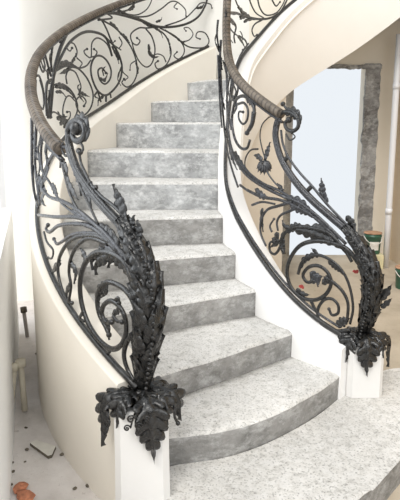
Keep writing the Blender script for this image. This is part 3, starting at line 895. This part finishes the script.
for pts, w, lb in [([(238, 6), (243, 12), (250, 18)], .026, 4), ([(240, 18), (246, 15), (254, 19)], .026, 5), ([(244, 22), (250, 19), (258, 20)], .016, 3), ([(238, 36), (242, 41), (245, 48)], .020, 4),
                   ([(243, 40), (242, 34), (240, 31)], .012, 2), ([(230, 20), (236, 26), (234, 36)], .020, 4), ([(231, 28), (229, 36), (233, 43)], .016, 3), ([(226, 10), (233, 14), (240, 14)], .014, 3)]:
    blade('in', True, pts, w, RB, lb)
STEM_R = [(344, 226), (353, 237), (362, 250), (369, 266), (373, 284), (372, 302), (368, 318), (365, 330)]
HW_R = [.018, .028, .037, .043, .044, .043, .040, .036]
newel(RB, 'in', STEM_R, HW_R, PR, HR+.03, None, -1)
collar(RB, PR, HR, [(-92, .098, .120, .060, 6, .0), (-140, .100, .075, .052, 6, -.01), (-50, .098, .050, .046, 5, .01), (-178, .105, .03, .046, 5, 0), (-8, .118, .125, .036, 6, .02),
                     (40, .10, .045, .042, 5, 0), (90, .095, .045, .042, 5, 0), (140, .095, .045, .042, 5, 0)])
blade('in', False, [(381, 300), (386, 293), (392, 284)], .013, RB, 3, M_IRON_NEW)
blade('in', False, [(381, 308), (388, 302), (392, 298)], .010, RB, 3, M_IRON_NEW)

# ------------------------------------------------------------------ the room
def slab(name, lo, hi, m, kind='structure'):
    mb = MB(); mb.box(lo, hi); o = mb.build(name, m, None, False); o['kind'] = kind; return o
slab('floor', (-3.0, -1.6, -.08), (.55, WALL_Y+.16, 0), M_FLOOR)
slab('floor', (.55, -1.6, -.08), (3.2, WALL_Y+.16, 0), M_FLOOR2)
H = 3.7
# curved back wall, as one sheet with thickness
def sheet_wall(name, pts, t, h, m, z0=0, outward=1):
    P = pts
    n = len(P); A = []; B = []
    for i, p in enumerate(P):
        T = (P[min(i+1, n-1)]-P[max(i-1, 0)]).normalized(); N = Vector((-T.y, T.x, 0))*outward
        A.append(p); B.append(p+N*t)
    v = [Vector((q.x, q.y, z)) for z in (z0, h) for q in A+B]
    f = []
    for i in range(n-1):
        f += [(i, i+1, 2*n+i+1, 2*n+i), (n+i+1, n+i, 3*n+i, 3*n+i+1), (i+1, i, n+i, n+i+1), (2*n+i, 2*n+i+1, 3*n+i+1, 3*n+i)]
    f += [(0, 2*n, 3*n, n), (n-1, 2*n-1, 4*n-1, 3*n-1)]
    o = add_obj(name, v, f, m, None, True); o['kind'] = 'structure'
    mod = o.modifiers.new('es', 'EDGE_SPLIT'); mod.split_angle = rad(35)
    return o
DX0 = on_Y(282, 150, WALL_Y).x; DX1 = on_Y(362, 150, WALL_Y).x; DZ = on_Y(340, 67, WALL_Y).z
cur = spline([(-1.40, 3.96, 0), (-1.22, 4.02, 0), (-1.05, 4.22, 0), (-.86, 4.62, 0), (-.58, 5.02, 0), (-.27, 5.27, 0), (.02, WALL_Y+.01, 0), (.45, WALL_Y, 0)], 6)
sheet_wall('wall_back', cur, .16, H, M_BACKWALL)
WR = 1.86
mb = MB()
for lo, hi in (((.45, WALL_Y, 0), (DX0, WALL_Y+.16, H)), ((DX0, WALL_Y, DZ), (DX1, WALL_Y+.16, H)), ((DX1, WALL_Y, 0), (WR+.15, WALL_Y+.16, H))): mb.box(lo, hi)
o = mb.build('wall_back', M_WALL, None, False); o['kind'] = 'structure'
slab('wall_right', (WR, 1.2, 0), (WR+.15, WALL_Y, H), M_TAN)
# low sill wall under the left window
p0 = on_h(12, 470, 0); p1 = on_h(19, 340, 0)
d = (p1-p0).normalized()
pa = p0-d*1.6; pb = p1+d*.10
sh = on_Y(19, 209, pb.y-.05).z
o = sheet_wall('wall_left', [pa, pb], .30, sh, M_SILL)
# window above the sill: frame posts far to the left
o = sheet_wall('window_1', [Vector((-1.43, 3.93, 0)), Vector((-1.39, 3.97, 0))], .06, H, M_TRIM)
# rough unplastered reveal round the doorway
def rough_strip(name, x0, x1, z0, z1, y, vertical=True):
    nx, nz = (10, 60) if vertical else (60, 6)
    v = []; f = []
    for layer in (0, 1):
        for i in range(nz+1):
            for j in range(nx+1):
                x = x0+(x1-x0)*j/nx; z = z0+(z1-z0)*i/nz
                e = noise.noise(Vector((x*9, layer, z*9)))*.018+noise.noise(Vector((x*40, layer, z*40)))*.008
                if vertical and j in (0, nx): x += e
                if not vertical and i in (0, nz): z += e
                yy = y-(.012+.018*abs(noise.noise(Vector((x*22, 3, z*22)))) if layer == 0 else -.01)
                v.append(Vector((x, yy, z)))
    W = nx+1; n = W*(nz+1)
    for i in range(nz):
        for j in range(nx):
            a = i*W+j; f += [(a, a+1, a+W+1, a+W), (n+a, n+a+W, n+a+W+1, n+a+1)]
        a = i*W; f.append((a, a+W, n+a+W, n+a)); a = i*W+nx; f.append((a, n+a, n+a+W, a+W))
    for j in range(nx):
        f.append((j, n+j, n+j+1, j+1)); a = nz*W+j; f.append((a, a+1, n+a+1, n+a))
    o = add_obj(name, v, f, M_CEMENT, None, False); o['kind'] = 'structure'; return o
SX = on_Y(376, 150, WALL_Y).x
rough_strip('trim_1', DX1-.005, SX, 0, DZ+.03, WALL_Y)
rough_strip('trim_2', DX0, SX+.01, DZ-.012, DZ+.022, WALL_Y-.002, False)
# white pipe standing in the corner
pp = on_Y(389.5, 200, 4.95)
mb = MB(); mb.tube([Vector((pp.x, 4.95, z)) for z in (0, .5, 1.0, 1.5, 2.06)], .027, 16)
for z in (.5, 1.6): mb.tube([Vector((pp.x, 4.95, z)), Vector((pp.x, 4.95, z+.05))], .031, 16)
tag(mb.build('drain_pipe', M_TRIM), 'tall white vertical pipe standing in the right corner beyond the doorway', 'pipe')

# ------------------------------------------------------------------ loose things
def lathe(mb, c, prof, seg=24):
    v = []
    for r, z in prof:
        for k in range(seg):
            a = 2*math.pi*k/seg; v.append(Vector((c[0]+r*math.cos(a), c[1]+r*math.sin(a), c[2]+z)))
    L = len(prof)
    f = [(l*seg+k, l*seg+(k+1) % seg, (l+1)*seg+(k+1) % seg, (l+1)*seg+k) for l in range(L-1) for k in range(seg)]
    f.append(tuple(range(seg))[::-1]); f.append(tuple((L-1)*seg+k for k in range(seg)))
    mb.add(v, f)
def bucket(c, r, h, label, handle=True):
    t = empty('paint_bucket', tuple(c)); tag(t, label, 'bucket')
    mb = MB(); lathe(mb, (0, 0, 0), [(r*.86, 0), (r*.88, .006), (r*.97, h*.82), (r*1.03, h*.84), (r*1.03, h*.88), (r*.98, h*.89), (r, h)]); mb.build('body', M_GREEN, t)
    mb = MB(); lathe(mb, (0, 0, 0), [(r*1.05, h*.985), (r*1.07, h), (r*1.05, h*1.03), (r*.9, h*1.035)]); mb.build('lid', M_LID, t)
    mb = MB(); P = [Vector((r*1.02*math.cos(a), -r*.35*math.sin(a)-r*.8*math.sin(a), h*.86-h*.35*math.sin(a))) for a in [math.pi*i/14 for i in range(15)]]
    mb.tube(P, .0035, 6); mb.build('handle', M_PALE, t)
    # pale printed patch wrapped on the front
    v = []; f = []
    for i in range(9):
        a = rad(-125+i*8.5)
        for z in (h*.2, h*.62):
            rr = r*(.88+.09*z/(h*.82))*1.012; v.append(Vector((rr*math.cos(a), rr*math.sin(a), z)))
    f = [(2*i, 2*i+2, 2*i+3, 2*i+1) for i in range(8)]
    add_obj('printed_patch', v, f, M_PALE, t)
    return t
def carton(c, sx, sy, h, label):
    t = empty('carton', tuple(c)); tag(t, label, 'box')
    mb = MB(); mb.box((-sx, -sy, 0), (sx, sy, h)); bevel(mb.build('body', M_YELLOW, t, False), .004)
    mb = MB(); mb.box((-sx*1.0, -sy*1.01, h*.35), (sx*.1, -sy, h*.8)); mb.build('printed_patch', M_LID, t, False)
    mb = MB(); mb.box((-sx*.2, -sy*1.0, h), (sx*.2, sy*1.0, h+.002)); mb.build('tape', M_PALE, t, False)
    return t
cb = on_Y(372, 250, 4.98)
c0 = Vector((cb.x, 4.98, 0)); z1 = on_Y(372, 253, 4.98).z
carton(c0, .085, .085, z1-.0, 'yellowish carton on the floor by the doorway, under the green bucket')
zt = on_Y(372, 233, 4.98).z
bucket((c0.x, c0.y, z1+.002), .078, zt-z1, 'green paint bucket with tan lid standing on the yellowish carton')
q = on_Y(403, 286, 4.35)
q = on_h(404, 288, 0)
bucket((q.x, q.y, 0), .075, .17, 'green paint bucket on the floor against the right wall, cut by the picture edge')
# red tape scraps tied on the right railing
for (px, py, lab) in ((301, 286, 'small red tape scrap tied inside the lower spiral of the right railing'), (355, 271, 'red tape scrap caught behind the leafy right newel')):
    c = surf('in', False, px, py)
    mb = MB()
    for k in range(5):
        a = rad(k*72+20); e = c+Vector((math.cos(a)*(.008+.012*random.random()), -.014, math.sin(a)*(.006+.009*random.random())))
        mb.leaf(spline([c+Vector((0, -.012, 0)), c.lerp(e, .5)+Vector((0, -.008, .002)), e], 4), .008, lambda u, p: Vector((0, -1, .3)), 2, .1, .0015, .1)
    tag(mb.build('tape_scrap', M_RED), lab, 'tape')
# steel prop and wooden stick leaning on the left
def stick(px0, py0, px1, py1, r, m, name, label, cat, cap=None):
    f0 = on_h(px1, py1, 0); Y = f0.y+.02
    t = on_Y(px0, py0, Y)
    f0.z = r*.6
    e = empty(name, (f0.x, f0.y, 0)); tag(e, label, cat)
    mb = MB(); mb.tube([f0, f0.lerp(t, .5), t], r, 8); under(mb.build('shaft', m), e)
    mb = MB(); mb.tube([t-(t-f0).normalized()*.02, t+Vector((0, 0, .012))], r*1.7, 8); under(mb.build('head', cap or m), e)
stick(23.5, 309, 27.5, 338, .012, M_POLE, 'steel_prop', 'thin dull steel prop with dark head standing on the far left floor strip', 'prop', M_TILE_EDGE)
stick(15, 366, 11.5, 415, .010, M_WOOD, 'wooden_batten', 'pale wooden batten leaning on the low left wall, nearer to it of the pair', 'batten')
stick(20.5, 362, 25, 412, .014, M_WOOD, 'wooden_batten', 'thicker pale wooden batten with splayed foot standing left of the outer stringer', 'batten')
# broken tile
pc = [on_h(x, y, .0) for x, y in ((30, 446), (36, 443), (56, 449), (52, 458), (48, 459))]
mb = MB(); n = len(pc)
v = [p+Vector((0, 0, .001)) for p in pc]+[p+Vector((0, 0, .014)) for p in pc]
mb.add(v, [tuple(range(n))[::-1], tuple(range(n, 2*n))]+[(i, (i+1) % n, n+(i+1) % n, n+i) for i in range(n)])
o = add_obj('broken_tile', mb.v, mb.f, None, None, False, mats=[M_TILE, M_TILE_EDGE], fmat=[1, 0]+[1]*n)
tag(o, 'pale broken tile with a dark edge lying on the dusty floor at lower left', 'tile')
def chunk(px, py, s, m, name, label, cat, group=None):
    p = on_h(px, py, 0); mb = MB(); mb.ball(Vector((0, 0, 0)), s, 8, 6)
    v = []
    for q in mb.v:
        k = 1+.45*noise.noise(q*(2.1/s)+Vector((px, py, 0)))
        v.append(Vector((q.x*k*1.3, q.y*k, max(q.z*k*.6, -s*.35))))
    zmin = min(q.z for q in v)
    o = add_obj(name, [q-Vector((0, 0, zmin)) for q in v], mb.f, m, None, False); o.location = (p.x, p.y, 0); o.rotation_euler.z = random.random()*6
    tag(o, label, cat, group); return o
chunk(20, 490, .024, M_BRICK, 'brick_fragment', 'orange brick fragment at the lower left, the one farther from the picture bottom', 'brick')
chunk(25, 499, .028, M_BRICK, 'brick_fragment', 'larger orange brick fragment at the very bottom left of the picture', 'brick')
for px, py, s in ((26, 428, .008), (27, 450, .010), (12, 463, .009), (13, 472, .009), (10, 479, .007), (11, 485, .008), (25, 462, .006), (62, 455, .011), (75, 489, .010), (88, 486, .012), (48, 405, .007), (36, 354, .009), (82, 474, .007)):
    chunk(px, py, s*.75, M_TILE_EDGE, 'rubble_chip', 'dark rubble chip lying scattered on the dusty floor left of the stairs', 'rubble', 'dark rubble chips on the left floor')

# ------------------------------------------------------------------ light
w = bpy.data.worlds.new('daylight'); SC.world = w; w.use_nodes = True
bg = w.node_tree.nodes['Background']; bg.inputs['Color'].default_value = (.90, .95, 1.0, 1); bg.inputs['Strength'].default_value = .62
s = bpy.data.lights.new('soft_sun', 'SUN'); s.energy = 1.3; s.angle = rad(28); s.color = (1, .97, .92)
so = bpy.data.objects.new('soft_sun', s); COL.objects.link(so)
so.rotation_euler = (rad(32), rad(-14), 0); so.location = (0, 0, 6)
a = bpy.data.lights.new('window_light', 'AREA'); a.shape = 'RECTANGLE'; a.size = 2.6; a.size_y = 2.2; a.energy = 42; a.color = (.92, .96, 1)
ao = bpy.data.objects.new('window_light', a); COL.objects.link(ao); ao.location = (-3.0, 2.0, 2.2); ao.rotation_euler = (0, rad(-90), 0)
a = bpy.data.lights.new('hall_fill_light', 'AREA'); a.shape = 'RECTANGLE'; a.size = 1.6; a.size_y = 1.6; a.energy = 18; a.color = (1, .98, .95)  # unseen fill lamp added behind the camera to brighten the doorway wall
ao = bpy.data.objects.new('hall_fill_light', a); COL.objects.link(ao); ao.location = (1.3, -.6, 1.7); ao.rotation_euler = (rad(88), 0, rad(-4))

# ------------------------------------------------------------------ camera
cam = bpy.data.cameras.new('camera'); co = bpy.data.objects.new('camera', cam); COL.objects.link(co)
co.location = (0, 0, EYE); co.rotation_euler = (rad(90)-TH, 0, 0)
cam.sensor_fit = 'VERTICAL'; cam.sensor_height = 36; cam.lens = 36*F/500
cam.shift_y = (Y0-250)/500
cam.clip_start = .05
SC.camera = co
SC.view_settings.view_transform = 'Standard'; SC.view_settings.look = 'None'; SC.view_settings.gamma = 1
SC.view_settings.exposure = 0.60
